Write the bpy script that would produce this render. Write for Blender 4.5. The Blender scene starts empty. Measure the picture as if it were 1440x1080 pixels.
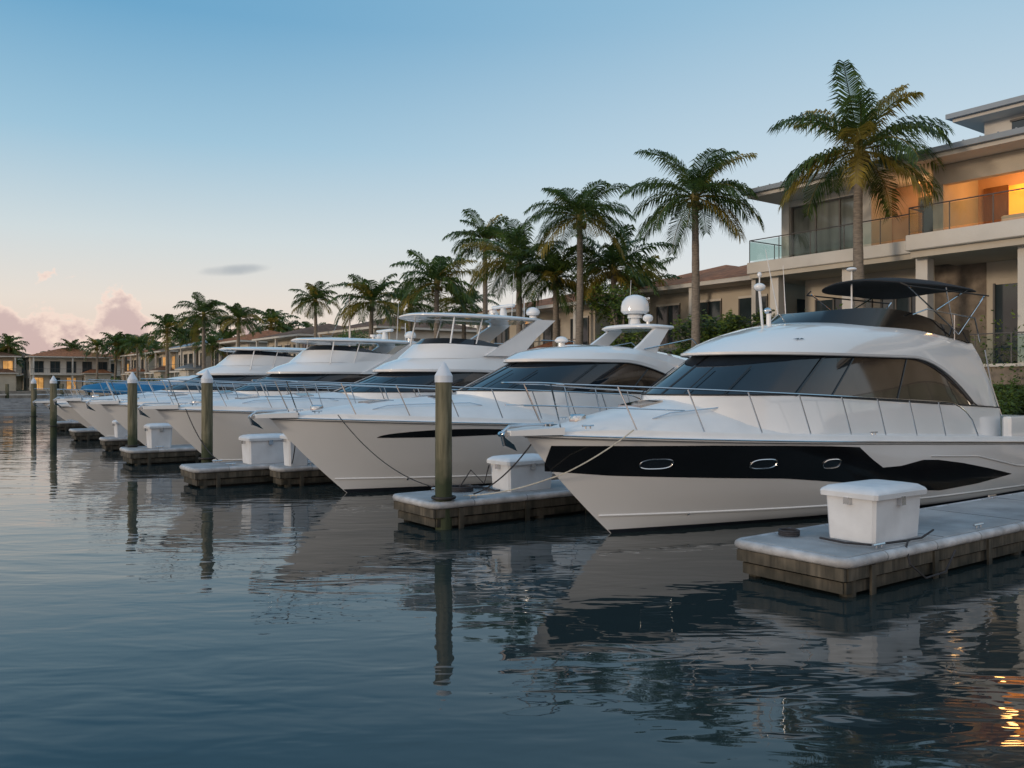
import bpy, bmesh, math, random
from mathutils import Vector, Matrix
random.seed(7)
sc=bpy.context.scene
TH=math.radians(36)
OX,OY=0.2,13.77
CU,SU=math.cos(TH),math.sin(TH)
def W(U,V,z=0): return Vector((OX+CU*U-SU*V, OY+SU*U+CU*V, z))
def lin(r,g,b):
    f=lambda c:(c/12.92 if c<=.04045 else ((c+.055)/1.055)**2.4)
    return (f(r/255),f(g/255),f(b/255),1)
# ---------------------------------------------------------------- materials
def newmat(name):
    m=bpy.data.materials.new(name); m.use_nodes=True
    nt=m.node_tree; return m,nt,nt.nodes['Principled BSDF']
def mat(name,col,rough=.5,metal=0,var=.12,scale=3,bump=0,coat=0,bscale=None,stretch=(1,1,1),spec=None):
    m,nt,b=newmat(name); N=nt.nodes; L=nt.links
    b.inputs['Roughness'].default_value=rough; b.inputs['Metallic'].default_value=metal
    b.inputs['Coat Weight'].default_value=coat
    if spec is not None: b.inputs['Specular IOR Level'].default_value=spec
    tc=N.new('ShaderNodeTexCoord'); mp=N.new('ShaderNodeMapping'); mp.inputs['Scale'].default_value=stretch
    L.new(tc.outputs['Object'],mp.inputs[0])
    nz=N.new('ShaderNodeTexNoise'); nz.inputs['Scale'].default_value=scale; nz.inputs['Detail'].default_value=5
    L.new(mp.outputs[0],nz.inputs['Vector'])
    mx=N.new('ShaderNodeMix'); mx.data_type='RGBA'
    mx.inputs['A'].default_value=tuple(c*(1-var) for c in col[:3])+(1,)
    mx.inputs['B'].default_value=tuple(min(1,c*(1+var)) for c in col[:3])+(1,)
    cr=N.new('ShaderNodeMapRange'); cr.inputs[1].default_value=.3; cr.inputs[2].default_value=.7
    L.new(nz.outputs[0],cr.inputs[0]); L.new(cr.outputs[0],mx.inputs['Factor'])
    L.new(mx.outputs['Result'],b.inputs['Base Color'])
    if bump>0:
        n2=N.new('ShaderNodeTexNoise'); n2.inputs['Scale'].default_value=bscale or scale*4; n2.inputs['Detail'].default_value=4
        L.new(mp.outputs[0],n2.inputs['Vector'])
        bp=N.new('ShaderNodeBump'); bp.inputs['Strength'].default_value=bump; bp.inputs['Distance'].default_value=.03
        L.new(n2.outputs[0],bp.inputs['Height']); L.new(bp.outputs[0],b.inputs['Normal'])
    return m
def leafmat(name,col,trans=.35):
    m,nt,b=newmat(name); N=nt.nodes; L=nt.links
    tc=N.new('ShaderNodeTexCoord'); nz=N.new('ShaderNodeTexNoise'); nz.inputs['Scale'].default_value=1.6; nz.inputs['Detail'].default_value=4
    L.new(tc.outputs['Object'],nz.inputs['Vector'])
    mr=N.new('ShaderNodeMapRange'); mr.inputs[1].default_value=.3; mr.inputs[2].default_value=.7
    L.new(nz.outputs[0],mr.inputs[0])
    mx=N.new('ShaderNodeMix'); mx.data_type='RGBA'
    mx.inputs['A'].default_value=tuple(c*.55 for c in col)+(1,); mx.inputs['B'].default_value=tuple(c*1.35 for c in col)+(1,)
    L.new(mr.outputs[0],mx.inputs['Factor']); L.new(mx.outputs['Result'],b.inputs['Base Color'])
    b.inputs['Roughness'].default_value=.42
    t=N.new('ShaderNodeBsdfTranslucent'); L.new(mx.outputs['Result'],t.inputs[0])
    ms=N.new('ShaderNodeMixShader'); ms.inputs[0].default_value=trans
    L.new(b.outputs[0],ms.inputs[1]); L.new(t.outputs[0],ms.inputs[2])
    L.new(ms.outputs[0],N['Material Output'].inputs[0]); return m
def emis(name,col,st):
    m,nt,b=newmat(name); b.inputs['Emission Color'].default_value=col; b.inputs['Emission Strength'].default_value=st
    b.inputs['Base Color'].default_value=col
    N=nt.nodes; nz=N.new('ShaderNodeTexNoise'); nz.inputs['Scale'].default_value=1.1
    mx=N.new('ShaderNodeMix'); mx.data_type='RGBA'; mx.inputs['A'].default_value=tuple(c*.35 for c in col[:3])+(1,); mx.inputs['B'].default_value=col
    tc=N.new('ShaderNodeTexCoord'); nt.links.new(tc.outputs['Object'],nz.inputs['Vector'])
    mr=N.new('ShaderNodeMapRange'); mr.inputs[1].default_value=.35; mr.inputs[2].default_value=.6
    nt.links.new(nz.outputs[0],mr.inputs[0]); nt.links.new(mr.outputs[0],mx.inputs['Factor'])
    nt.links.new(mx.outputs['Result'],b.inputs['Emission Color']); return m
gel=mat('gelcoat_white',(.82,.82,.82,1),.12,0,.02,.8,0,.8)
gelw=mat('gelcoat_deck',(.78,.78,.78,1),.35,0,.06,1.5)
black=mat('black_gloss',(.008,.009,.011,1),.12,0,.2,1,0,.2)
rubber=mat('black_rubber',(.015,.015,.016,1),.6,0,.2,6)
greyp=mat('grey_trim',(.22,.23,.24,1),.4,0,.1,6)
canvas=mat('black_canvas',(.012,.013,.016,1),.85,0,.25,3,.3)
glassd=mat('tinted_glass',(.012,.018,.026,1),.04,0,.3,.8,0,.3)
glassb=mat('brown_glass',(.040,.030,.024,1),.05,0,.6,1.4,0,.3)
steel=mat('stainless',(.62,.63,.65,1),.18,1,.05,8)
cream=mat('cream_vinyl',(.5,.44,.36,1),.5,0,.1,4)
bluec=mat('blue_canvas',(.01,.14,.30,1),.7,0,.15,3)
navy=mat('antifouling',(.012,.016,.026,1),.55,0,.3,4)
concrete=mat('dock_concrete',(.31,.31,.315,1),.75,0,.3,1.4,.4,0,30)
dockrim=mat('dock_rim',(.40,.41,.43,1),.5,0,.35,3.5,.4)
boxm=mat('fibreglass_box',(.66,.68,.71,1),.42,0,.1,2.5,.1)
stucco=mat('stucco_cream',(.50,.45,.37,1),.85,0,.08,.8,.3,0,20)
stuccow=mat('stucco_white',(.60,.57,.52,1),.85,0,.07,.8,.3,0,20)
warmlit=mat('stucco_warm_lit',(.52,.34,.22,1),.8,0,.1,.8)  # warm lamplight on the recessed walls, put into their base colour
stone=mat('stone_cladding',(.20,.165,.13,1),.85,0,.35,2.5,.8,0,6)
roofm=mat('metal_roof',(.25,.29,.33,1),.45,0,.1,1.2)
terra=mat('terracotta_tiles',(.38,.14,.06,1),.85,0,.35,2.5,.8,0,9,spec=.2)
terrad=mat('brown_tiles',(.19,.10,.06,1),.85,0,.35,2.5,.8,0,9,spec=.2)
woodbr=mat('brown_wood',(.16,.075,.035,1),.5,0,.3,3,.2,0,20,(1,1,.2))
winm=mat('window_glass',(.03,.045,.055,1),.06,0,.35,.5,0,.3)
curt=mat('curtained_glass',(.15,.165,.155,1),.08,0,.5,2.2,0,.3,None,(1,1,.06))
framem=mat('window_frame',(.10,.095,.09,1),.5,0,.1,3)
grass=mat('lawn',(.055,.085,.025,1),.95,0,.3,.8,.6,0,20)
seawallm=mat('seawall_concrete',(.26,.24,.21,1),.9,0,.3,1.5,.6,0,10)
leafA=leafmat('palm_leaf',(.10,.155,.035),.4)
leafB=leafmat('palm_leaf_dark',(.058,.098,.026),.4)
leafC=leafmat('palm_leaf_yellow',(.30,.23,.04),.4)
bushA=leafmat('bush_leaf',(.080,.135,.026))
bushB=leafmat('bush_leaf_dark',(.038,.068,.018))
bushC=leafmat('bush_leaf_light',(.16,.22,.032))
trunkm=mat('palm_trunk',(.22,.185,.15,1),.9,0,.3,5,1,0,9,(1,1,3.5))
coco=mat('coconut_husk',(.14,.11,.03,1),.7,0,.3,5)
ropem=mat('rope_dark',(.03,.03,.035,1),.8,0,.3,20)
ropew=mat('rope_white',(.5,.48,.42,1),.8,0,.2,20)
capm=mat('white_cap',(.62,.66,.72,1),.45,0,.08,3)
def pilemat(name,c1,c2,cg,zw):
    m,nt,b=newmat(name); N=nt.nodes; L=nt.links
    tc=N.new('ShaderNodeTexCoord'); mp=N.new('ShaderNodeMapping'); mp.inputs['Scale'].default_value=(9,9,.9)
    L.new(tc.outputs['Object'],mp.inputs[0]); nz=N.new('ShaderNodeTexNoise'); nz.inputs['Scale'].default_value=1.5; nz.inputs['Detail'].default_value=6
    L.new(mp.outputs[0],nz.inputs['Vector'])
    r=N.new('ShaderNodeValToRGB'); r.color_ramp.elements[0].position=.3; r.color_ramp.elements[0].color=c1
    r.color_ramp.elements[1].position=.7; r.color_ramp.elements[1].color=c2
    L.new(nz.outputs[0],r.inputs[0])
    sx=N.new('ShaderNodeSeparateXYZ'); L.new(tc.outputs['Object'],sx.inputs[0])
    n2=N.new('ShaderNodeTexNoise'); n2.inputs['Scale'].default_value=3.5; L.new(tc.outputs['Object'],n2.inputs['Vector'])
    ad=N.new('ShaderNodeMath'); ad.operation='MULTIPLY_ADD'; ad.inputs[1].default_value=.9; L.new(n2.outputs[0],ad.inputs[0]); L.new(sx.outputs[2],ad.inputs[2])
    mr=N.new('ShaderNodeMapRange'); mr.inputs[1].default_value=zw+.2; mr.inputs[2].default_value=zw+.75; mr.inputs[3].default_value=1; mr.inputs[4].default_value=0
    L.new(ad.outputs[0],mr.inputs[0])
    mx=N.new('ShaderNodeMix'); mx.data_type='RGBA'; mx.inputs['B'].default_value=cg
    L.new(mr.outputs[0],mx.inputs['Factor']); L.new(r.outputs[0],mx.inputs['A']); L.new(mx.outputs['Result'],b.inputs['Base Color'])
    b.inputs['Roughness'].default_value=.8
    bp=N.new('ShaderNodeBump'); bp.inputs['Strength'].default_value=.7; bp.inputs['Distance'].default_value=.02
    L.new(nz.outputs[0],bp.inputs['Height']); L.new(bp.outputs[0],b.inputs['Normal']); return m
pilem=pilemat('piling_wood',(.060,.060,.035,1),(.22,.20,.13,1),(.035,.048,.022,1),1.0)
dockwood=pilemat('dock_timber',(.040,.036,.028,1),(.15,.13,.10,1),(.012,.014,.010,1),.12)
# ---------------------------------------------------------------- mesh builder
class MB:
    def __init__(s): s.v=[]; s.f=[]; s.m=[]; s.sm=[]; s.mats=[]
    def mi(s,m):
        if m not in s.mats: s.mats.append(m)
        return s.mats.index(m)
    def add(s,vs,fs,m,sm=False):
        o=len(s.v); s.v+= [tuple(v) for v in vs]
        for k,f in enumerate(fs):
            s.f.append([o+i for i in f]); s.m.append(s.mi(m[k] if isinstance(m,list) else m)); s.sm.append(sm)
    def grid(s,rows,m,sm=True,closed=False):
        n=len(rows[0]); vs=[p for r in rows for p in r]; fs=[]; ms=[]
        for i in range(len(rows)-1):
            for j in range(n if closed else n-1):
                j2=(j+1)%n
                fs.append([i*n+j,i*n+j2,(i+1)*n+j2,(i+1)*n+j]); ms.append(m(i,j) if callable(m) else m)
        s.add(vs,fs,ms,sm)
    def box(s,x0,x1,y0,y1,z0,z1,m,ch=0):
        if ch<=0:
            vs=[(x,y,z) for z in(z0,z1) for y in(y0,y1) for x in(x0,x1)]
            s.add(vs,[[0,2,3,1],[4,5,7,6],[0,1,5,4],[2,6,7,3],[0,4,6,2],[1,3,7,5]],m); return
        def rg(d,z):
            c=ch
            return [(x0+d+c,y0+d,z),(x1-d-c,y0+d,z),(x1-d,y0+d+c,z),(x1-d,y1-d-c,z),(x1-d-c,y1-d,z),(x0+d+c,y1-d,z),(x0+d,y1-d-c,z),(x0+d,y0+d+c,z)]
        rows=[rg(ch,z0),rg(0,z0+ch),rg(0,z1-ch),rg(ch*.35,z1-ch*.3),rg(ch,z1)]
        s.grid(rows,m,False,True)
        s.add(rows[-1],[list(range(8))],m); s.add(rows[0],[list(range(7,-1,-1))],m)
    def tube(s,pts,r,m,n=6,cap=True):
        pts=[Vector(p) for p in pts]; rr=r if isinstance(r,list) else [r]*len(pts)
        rows=[]; nrm=None
        for i,p in enumerate(pts):
            t=(pts[min(i+1,len(pts)-1)]-pts[max(i-1,0)])
            if t.length<1e-6: t=Vector((0,0,1))
            t.normalize()
            if nrm is None:
                a=Vector((0,0,1)) if abs(t.z)<.9 else Vector((1,0,0))
                nrm=t.cross(a).normalized()
            else:
                nrm=(nrm-t*nrm.dot(t)); nrm.normalize()
            b=t.cross(nrm)
            rows.append([p+(nrm*math.cos(2*math.pi*k/n)+b*math.sin(2*math.pi*k/n))*rr[i] for k in range(n)])
        s.grid(rows,m,True,True)
        if cap: s.add(rows[0],[list(range(n))],m); s.add(rows[-1],[list(range(n))],m)
    def sph(s,c,rx,ry,rz,m,n=12,k=8,z0=-1):
        rows=[]
        for i in range(k+1):
            a=-math.pi/2+math.pi*i/k; 
            rows.append([(c[0]+rx*math.cos(a)*math.cos(2*math.pi*j/n),c[1]+ry*math.cos(a)*math.sin(2*math.pi*j/n),c[2]+rz*max(z0,math.sin(a))) for j in range(n)])
        s.grid(rows,m,True,True)
    def build(s,name,parent=None,sharp=35,frame=False,loc=None,rot=None):
        me=bpy.data.meshes.new(name); me.from_pydata(s.v,[],s.f)
        for m in s.mats: me.materials.append(m)
        me.polygons.foreach_set('material_index',s.m); me.polygons.foreach_set('use_smooth',s.sm)
        me.update()
        try: me.set_sharp_from_angle(angle=math.radians(sharp))
        except Exception as e: pass
        ob=bpy.data.objects.new(name,me); sc.collection.objects.link(ob)
        if parent: ob.parent=parent
        elif frame: ob.location=W(0,0,0); ob.rotation_euler=(0,0,TH)
        if loc is not None: ob.location=loc
        if rot is not None: ob.rotation_euler=(0,0,rot)
        return ob
def empty(name,loc,rot=TH):
    e=bpy.data.objects.new(name,None); e.location=loc; e.rotation_euler=(0,0,rot); sc.collection.objects.link(e); return e
def lerp(a,b,t): return a+(b-a)*t
def cl(x,a=0,b=1): return max(a,min(b,x))
def interp(tab):
    def f(x):
        if x<=tab[0][0]: return tab[0][1]
        for (a,b),(c,d) in zip(tab,tab[1:]):
            if x<=c:
                t=(x-a)/(c-a); return lerp(b,d,t)
        return tab[-1][1]
    return f
# ---------------------------------------------------------------- boats
def boat(U,V,P):
    root=empty('motor_yacht',W(U,V,0))
    L,HB,z0,z1,OV=P['L'],P['hb'],P['z0'],P['z1'],P.get('ov',2.3)
    zb=-.35
    sheer=lambda s: z0+(z1-z0)*cl(s/L)**P.get('shp',1.0)
    Bf=interp([(0,.58),(.18,.80),(.24,.88),(.5,.94),(1,1)])
    s0=lambda b: OV*(1-b)**1.12
    def hb(s,b):
        q=cl((s-s0(b))/lerp(L*.62,L*.47,b)); n=lerp(1.6,2.5,b)
        w=HB*Bf(b)*(1-(1-q)**n)
        a=cl((s-L*.55)/(L*.45)); return max(0,w*(1-.07*a*a))
    def hp(s,z,side=-1,off=0):
        b=cl((z-zb)/(sheer(s)-zb)); return (s,side*(hb(s,b)+off),z)
    mb=MB(); NA=64; NB=22
    for side in(-1,1):
        rows=[]
        for j in range(NB+1):
            b=j/NB; r=[]
            for i in range(NA+1):
                a=(i/NA)**1.5; s=s0(b)+(L-s0(b))*a
                r.append((s,side*hb(s,b),zb+(sheer(s)-zb)*b))
            rows.append(r)
        mb.grid(rows,gel)
    tr=[]
    for j in range(NB+1):
        b=j/NB; y=hb(L,b); tr.append([(L,-y,zb+(sheer(L)-zb)*b),(L,y,zb+(sheer(L)-zb)*b)])
    mb.grid(tr,gel)
    def patch(sa,sb,lo,hi,m,off=.006,n=60,k=4):
        for side in(-1,1):
            rows=[]
            for j in range(k+1):
                rows.append([hp(s,lerp(lo(s),hi(s),j/k),side,off) for s in [lerp(sa,sb,i/n) for i in range(n+1)]])
            mb.grid(rows,m)
    for side in(-1,1):
        rows=[]
        for z in(-.3,-.1,.02,P.get('boot',.07)):
            b=(z-zb)/(z0-zb); r=[]
            for i in range(61):
                s=s0(b)+(L-s0(b))*(i/60)**1.5; r.append(hp(s,z,side,.007))
            rows.append(r)
        mb.grid(rows,navy)
    P['gfx'](patch,mb,hp,sheer)
    for side in(-1,1):
        mb.tube([hp(s,zb+(sheer(s)-zb)*.33,side,.0) for s in [s0(.33)+.1+(L-s0(.33)-.1)*(i/50)**1.3 for i in range(51)]],.022,gel,6)
        mb.tube([(s,side*(hb(s,1)+.012),sheer(s)-.015) for s in [.02+(L-.05)*(i/60)**1.5 for i in range(61)]],.038,P.get('rub',gel),6)
        mb.tube([(s,side*(hb(s,1)+.047),sheer(s)-.015) for s in [.02+(L-.05)*(i/60)**1.5 for i in range(61)]],.012,steel,5)
        mb.tube([(s,side*(hb(s,1)+.006),sheer(s)-.06) for s in [.04+(L-.08)*(i/60)**1.5 for i in range(61)]],.008,greyp,4)
    for s,z in((3.2,.30),(7.4,.28),(8.1,.3)):
        for side in(-1,1):
            c=hp(s,z,side,.008); mb.sph(c,.035,.012,.035,steel,8,5)
    mb.build('hull',root,28)
    # deck
    mb=MB()
    T=interp(P['T']); fr=[1,.992,.975,.94,.925,.86,.82,.79,.7,.55,.4,.2,0]
    def dz(f,s,h):
        k=cl(h/.8)
        if f>=.99: return 0 if f==1 else .07*k
        if f>=.94: return .11*k
        if f>=.82: return .06*k
        return .06*k+T(s)*(1-(f/.82)**2.2)**.8
    rows=[]
    for i in range(NA+1):
        s=L*(i/NA)**1.3; h=hb(s,1); rr=[]
        for f in fr: rr.append((s,-h*f,sheer(s)+dz(f,s,h)))
        for f in fr[-2::-1]: rr.append((s,h*f,sheer(s)+dz(f,s,h)))
        rows.append(rr)
    mb.grid(rows,gelw)
    zt=sheer(0)
    mb.grid([[(-.36,-.13,zt-.02),(-.36,.13,zt-.02)],[(-.36,-.13,zt+.06),(-.36,.13,zt+.06)],[(.5,-.42,zt+.10),(.5,.42,zt+.10)]],gelw,False)
    mb.grid([[(-.36,-.13,zt-.02),(-.36,-.13,zt+.06)],[(.5,-.42,zt-.02),(.5,-.42,zt+.10)]],gelw,False)
    mb.grid([[(-.36,.13,zt-.02),(-.36,.13,zt+.06)],[(.5,.42,zt-.02),(.5,.42,zt+.10)]],gelw,False)
    mb.grid([[(-.36,.13,zt-.02),(-.36,-.13,zt-.02)],[(.5,.42,zt-.02),(.5,-.42,zt-.02)]],gelw,False)
    for s,y,hw in P.get('hatch',[(2.6,0,.28),(4.2,-.45,.22),(4.2,.45,.22)]):
        h=hb(s,1)
        yy=[(y-hw),(y+hw)]
        zz=[[sheer(q)+dz(abs(v_)/h,q,h)+.035 for q in(s-hw,s+hw)] for v_ in yy]
        vs=[(s-hw,yy[0],zz[0][0]),(s+hw,yy[0],zz[0][1]),(s+hw,yy[1],zz[1][1]),(s-hw,yy[1],zz[1][0])]
        mb.add([(a,b_,c_-.06) for a,b_,c_ in vs]+vs,[[0,1,5,4],[1,2,6,5],[2,3,7,6],[3,0,4,7],[4,5,6,7]],[steel,steel,steel,steel,glassd])
    for side in(-1,1):
        pts=[]
        for i in range(9):
            s=2.2+i*.35; h=hb(s,1); f=.6; pts.append((s,side*h*f,sheer(s)+dz(f,s,h)+(.07 if 0<i<8 else 0)))
        mb.tube(pts,.013,steel,5)
    mb.build('deck',root,35)
    mb=MB()
    mb.tube([(.4,0,zt+.14),(-.3,0,zt+.13),(-.46,0,zt+.02),(-.40,0,zt-.18)],.026,steel,6)
    mb.add([(-.47,-.02,zt+.0),(-.30,-.13,zt-.16),(-.14,0,zt-.28),(-.30,.13,zt-.16),(-.38,0,zt-.18)],[[0,1,4],[0,4,3],[1,2,4],[4,2,3],[0,3,2,1]],steel)
    mb.tube([(-.42,-.09,zt+.0),(-.42,.09,zt+.0)],.045,steel,8)
    mb.build('anchor',root)
    # rails
    mb=MB(); RH=P.get('rail',.7); se=P['rail_end']
    def rp(s,side,h,ins=.12):
        ss=max(s,.0); w=max(hb(ss,1)-ins,.10)
        if s<.5: w=max(w,.20+.25*cl(s+.4)) 
        return (s,side*w,sheer(ss)+.10+h)
    for side in(-1,1):
        pts=[(-.38,side*.0,sheer(0)+.1+RH*1.0),(-.36,side*.12,sheer(0)+.1+RH)]
        N=40
        for i in range(N+1):
            s=-.25+(se+.25)*i/N
            hgt=RH*(1 if s<se-1.4 else math.cos((s-se+1.4)/1.4*math.pi/2)**.6 if s<se else 0)
            pts.append(rp(s,side,hgt))
        mb.tube(pts,.017,steel,6)
        mb.tube([rp(-.2+i*.3,side,RH*.5) for i in range(10)],.011,steel,5)
        s=.25
        while s<se-1.3:
            a=rp(s+.32,side,-.03); b=rp(s,side,RH); mb.tube([a,b],.014,steel,6)
            mb.tube([a,(a[0],a[1],a[2]+.03)],.035,steel,6)
            s+=P.get('stan',1.15)
    for s in(.9,L*.45):
        for side in(-1,1):
            y=side*(hb(s,1)*.955); z=sheer(s)+.16
            mb.tube([(s-.12,y,z),(s+.12,y,z)],.016,steel,6); mb.tube([(s-.05,y,z-.05),(s-.05,y,z)],.012,steel,5); mb.tube([(s+.05,y,z-.05),(s+.05,y,z)],.012,steel,5)
    mb.box(1.0,1.25,-.1,.1,sheer(1)+T(1)+.02,sheer(1)+T(1)+.17,steel,.03)
    mb.build('bow_railing',root,40)
    # superstructure
    n1,n2=16,30; NH=n1+n2
    def ring(sf,nose,w,sr,zf,e=2.3,taper=.05):
        H=[]
        for i in range(n1+1):
            ph=math.pi/2*i/n1; H.append((sf+nose*(1-math.cos(ph)**(2/e)),w*math.sin(ph)**(2/e)))
        for i in range(1,n2+1):
            t=i/n2; H.append((sf+nose+(sr-sf-nose)*t,w*(1-taper*t*t)))
        H=[(x,y,zf(x) if callable(zf) else zf) for x,y in H]
        return [(x,-y,z) for x,y,z in reversed(H[1:])]+H
    def kidx(j): return (NH-1-j) if j<NH else j-NH
    def cap(mb,r,m,crown=.05):
        rows=[]
        for k in range(NH+1):
            a=r[NH-k]; b=r[NH+k]
            rows.append([(lerp(a[0],b[0],t),lerp(a[1],b[1],t),a[2]+crown*(1-(2*t-1)**2)*cl(k/5)) for t in [i/6 for i in range(7)]])
        mb.grid(rows,m)
    mb=MB()
    G=P['rings']
    rg=[ring(g[0],g[1],g[2],g[3],g[4]) for g in G]
    gi=P['glass_i']
    for i in range(gi+1,len(rg)):
        rg[i]=[(x,y,max(z,rg[gi][q][2]+.004*(i-gi))) for q,(x,y,z) in enumerate(rg[i])]
    def mf(i,j):
        k=kidx(j) if j<2*NH else 99
        if i==gi and k<99: return glassd if k<n1 else P.get('sideglass',glassb)
        return gel
    mb.grid(rg,mf,True,True)
    cap(mb,rg[-1],gel,P.get('crown',.06))
    if P.get('mark'):
        for q,sg in((NH-9,-1),(NH+9,1)):
            a=Vector(rg[gi+4][q]).lerp(Vector(rg[gi+5][q]),.4); e1=(Vector(rg[gi+4][q+1*sg])-Vector(rg[gi+4][q])).normalized(); e2=(Vector(rg[gi+5][q])-Vector(rg[gi+4][q])).normalized()
            nn=e1.cross(e2).normalized()
            if nn.y*sg<0: nn=-nn
            a=a+nn*.02
            mb.add([a-e1*.13,a-e1*.03+e2*.07,a+e2*.0,a+e1*.13,a+e1*.03+e2*.07,a-e2*.08],[[0,1,2],[3,4,2],[2,1,5],[2,4,5]],black)
    mb.build('superstructure',root,25)
    mb=MB()
    for k in P.get('mull',[(0,.022),(n1-3,.028),(n1+8,.02)]):
        kk,rad=k
        for q in ((NH-kk),(NH+kk)):
            a=Vector(rg[gi][q]); b=Vector(rg[gi+1][q]); mb.tube([a,b],rad,black,6)
            if kk==0: break
    mb.tube([Vector(p)+Vector((0,0,.005)) for p in rg[gi]],.018,rubber,5)
    mb.tube([Vector(p) for p in rg[gi+2]],.012,greyp,5)  # roof-edge seam, its soft shadow line drawn as a grey tube
    for q in(NH-7,NH+7,NH-3):
        a=Vector(rg[gi][q]); b=Vector(rg[gi+1][q])
        mb.tube([a+Vector((-.05,0,.03)),a.lerp(b,.65)+Vector((-.06,0,.03))],.010,rubber,4)
    mb.build('window_trim',root)
    if 'fly' in P:
        mb=MB(); F=P['fly']; m=F['m']
        A=ring(F['sf'],F['nose'],F['w'],F['sr'],F['z0']); B=ring(F['sf']+F['rk'],F['nose'],F['w']-.04,F['sr'],F['z1'])
        C=ring(F['sf']+F['rk']+.1,F['nose'],F['w']-.12,F['sr']-.05,F['z1']); D=ring(F['sf']+F['rk']+.1,F['nose'],F['w']-.14,F['sr']-.05,(lambda x:(F['z0'](x) if callable(F['z0']) else F['z0'])+.02))
        mb.grid([A,B,C,D],m,True,True); cap(mb,D,gelw,0)
        if F.get('screen'):
            S1=ring(F['sf']+F['rk']+.05,F['nose'],F['w']-.07,F['sf']+F['nose']+1.2,F['z1']); S2=ring(F['sf']+F['rk']+.35,F['nose'],F['w']-.10,F['sf']+F['nose']+1.2,(lambda x:(F['z1'](x) if callable(F['z1']) else F['z1'])+F['screen']*cl((F['sf']+F['nose']+1.2-x)/1.2)))
            mb.grid([S1,S2],glassd,True,False)
        zz=(F['z0'](F['sf']+2) if callable(F['z0']) else F['z0'])-F.get('seatdrop',0)
        for y in(-.45,.45):
            x=F['sf']+F['nose']*.6+1.2
            mb.box(x,x+.5,y-.27,y+.27,zz+.2,zz+.4,gelw,.06); mb.box(x+.42,x+.56,y-.27,y+.27,zz+.3,zz+.75,gelw,.06)
        mb.build('flybridge',root,35)
    for fn in P.get('extra',[]): fn(root,sheer,hb)
    return root,sheer,hb
def slab(mb,xa,xb,w,z,th,m,crown=.12,e=3.2,n=40,under=None):
    cx=(xa+xb)/2; lx=(xb-xa)/2
    def r(k,zo):
        out=[]
        for i in range(n):
            a=2*math.pi*i/n; c,s=math.cos(a),math.sin(a)
            x=cx+lx*k*math.copysign(abs(c)**(2/e),c); y=w*k*math.copysign(abs(s)**(2/e),s)
            out.append((x,y,z+zo-crown*(y/w)**2-crown*.5*((x-cx)/lx)**2))
        return out
    mb.grid([r(.02,0),r(.5,0),r(.93,0),r(1,th*.4),r(1,th*.7),r(.96,th),r(.6,th+.02),r(.02,th+.03)],(lambda i,j:(under or m) if i<2 else m),True,True)
def radome(mb,x,y,z,r,h,m):
    mb.tube([(x,y,z),(x,y,z+.15)],[r*.55,r*.5],m,14)
    prof=[(r*.8,.12),(r,.2),(r,h*.5),(r*.92,h*.7),(r*.65,h*.9),(r*.3,h*.98),(.01,h)]
    mb.grid([[(x+a*math.cos(2*math.pi*j/18),y+a*math.sin(2*math.pi*j/18),z+b) for j in range(18)] for a,b in prof],m,True,True)
def panel_leg(mb,p0,p1,wx0,wx1,th,m):
    vs=[]
    for p,w in((p0,wx0),(Vector(p0).lerp(Vector(p1),.5),(wx0+wx1)*.42),(p1,wx1)):
        for dx,dy in((-w/2,-th/2),(w/2,-th/2),(w/2,th/2),(-w/2,th/2)): vs.append((p[0]+dx,p[1]+dy,p[2]))
    mb.grid([vs[0:4],vs[4:8],vs[8:12]],m,False,True)
# ---- boat 1
def gfx1(patch,mb,hp,sheer):
    top=interp([(0,1.60),(3,1.56),(5,1.50),(6.4,1.42),(6.9,1.16),(7.3,.98),(7.9,.98),(8.7,1.06),(9.3,1.03),(10.4,.90),(11.6,.72),(12.8,.52)])
    bot=interp([(0,1.42),(.35,1.17),(1.5,1.06),(3,.98),(4.8,.89),(6.3,.74),(7.2,.62),(8.2,.47),(9.6,.36),(11.2,.40),(12.8,.51)])
    patch(.42,12.8,lambda s:bot(s),lambda s:max(bot(s)+.002,min(top(s),sheer(s)-.10)),black,.006,180,6)
    for side in(-1,1):
        mb.tube([hp(s,interp([(9,1.12),(11,1.02),(13,.7),(15,.55)])(s),side,.004) for s in [9+i*.25 for i in range(24)]],.018,gel,5)
        for s,z,w in((2.15,1.25,.27),(4.15,1.19,.27),(5.75,1.13,.22)):
            ring=[hp(s+w*math.copysign(abs(math.cos(a))**.7,math.cos(a)),z+.085*math.copysign(abs(math.sin(a))**.8,math.sin(a)),side,.014) for a in [2*math.pi*i/28 for i in range(29)]]
            mb.tube(ring,.013,steel,6)
            c=hp(s,z,side,.011); mb.add([c]+[(p[0],p[1]+side*-.004,p[2]) for p in ring[:28]],[[0,1+i,1+(i+1)%28] for i in range(28)],glassd)
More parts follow.
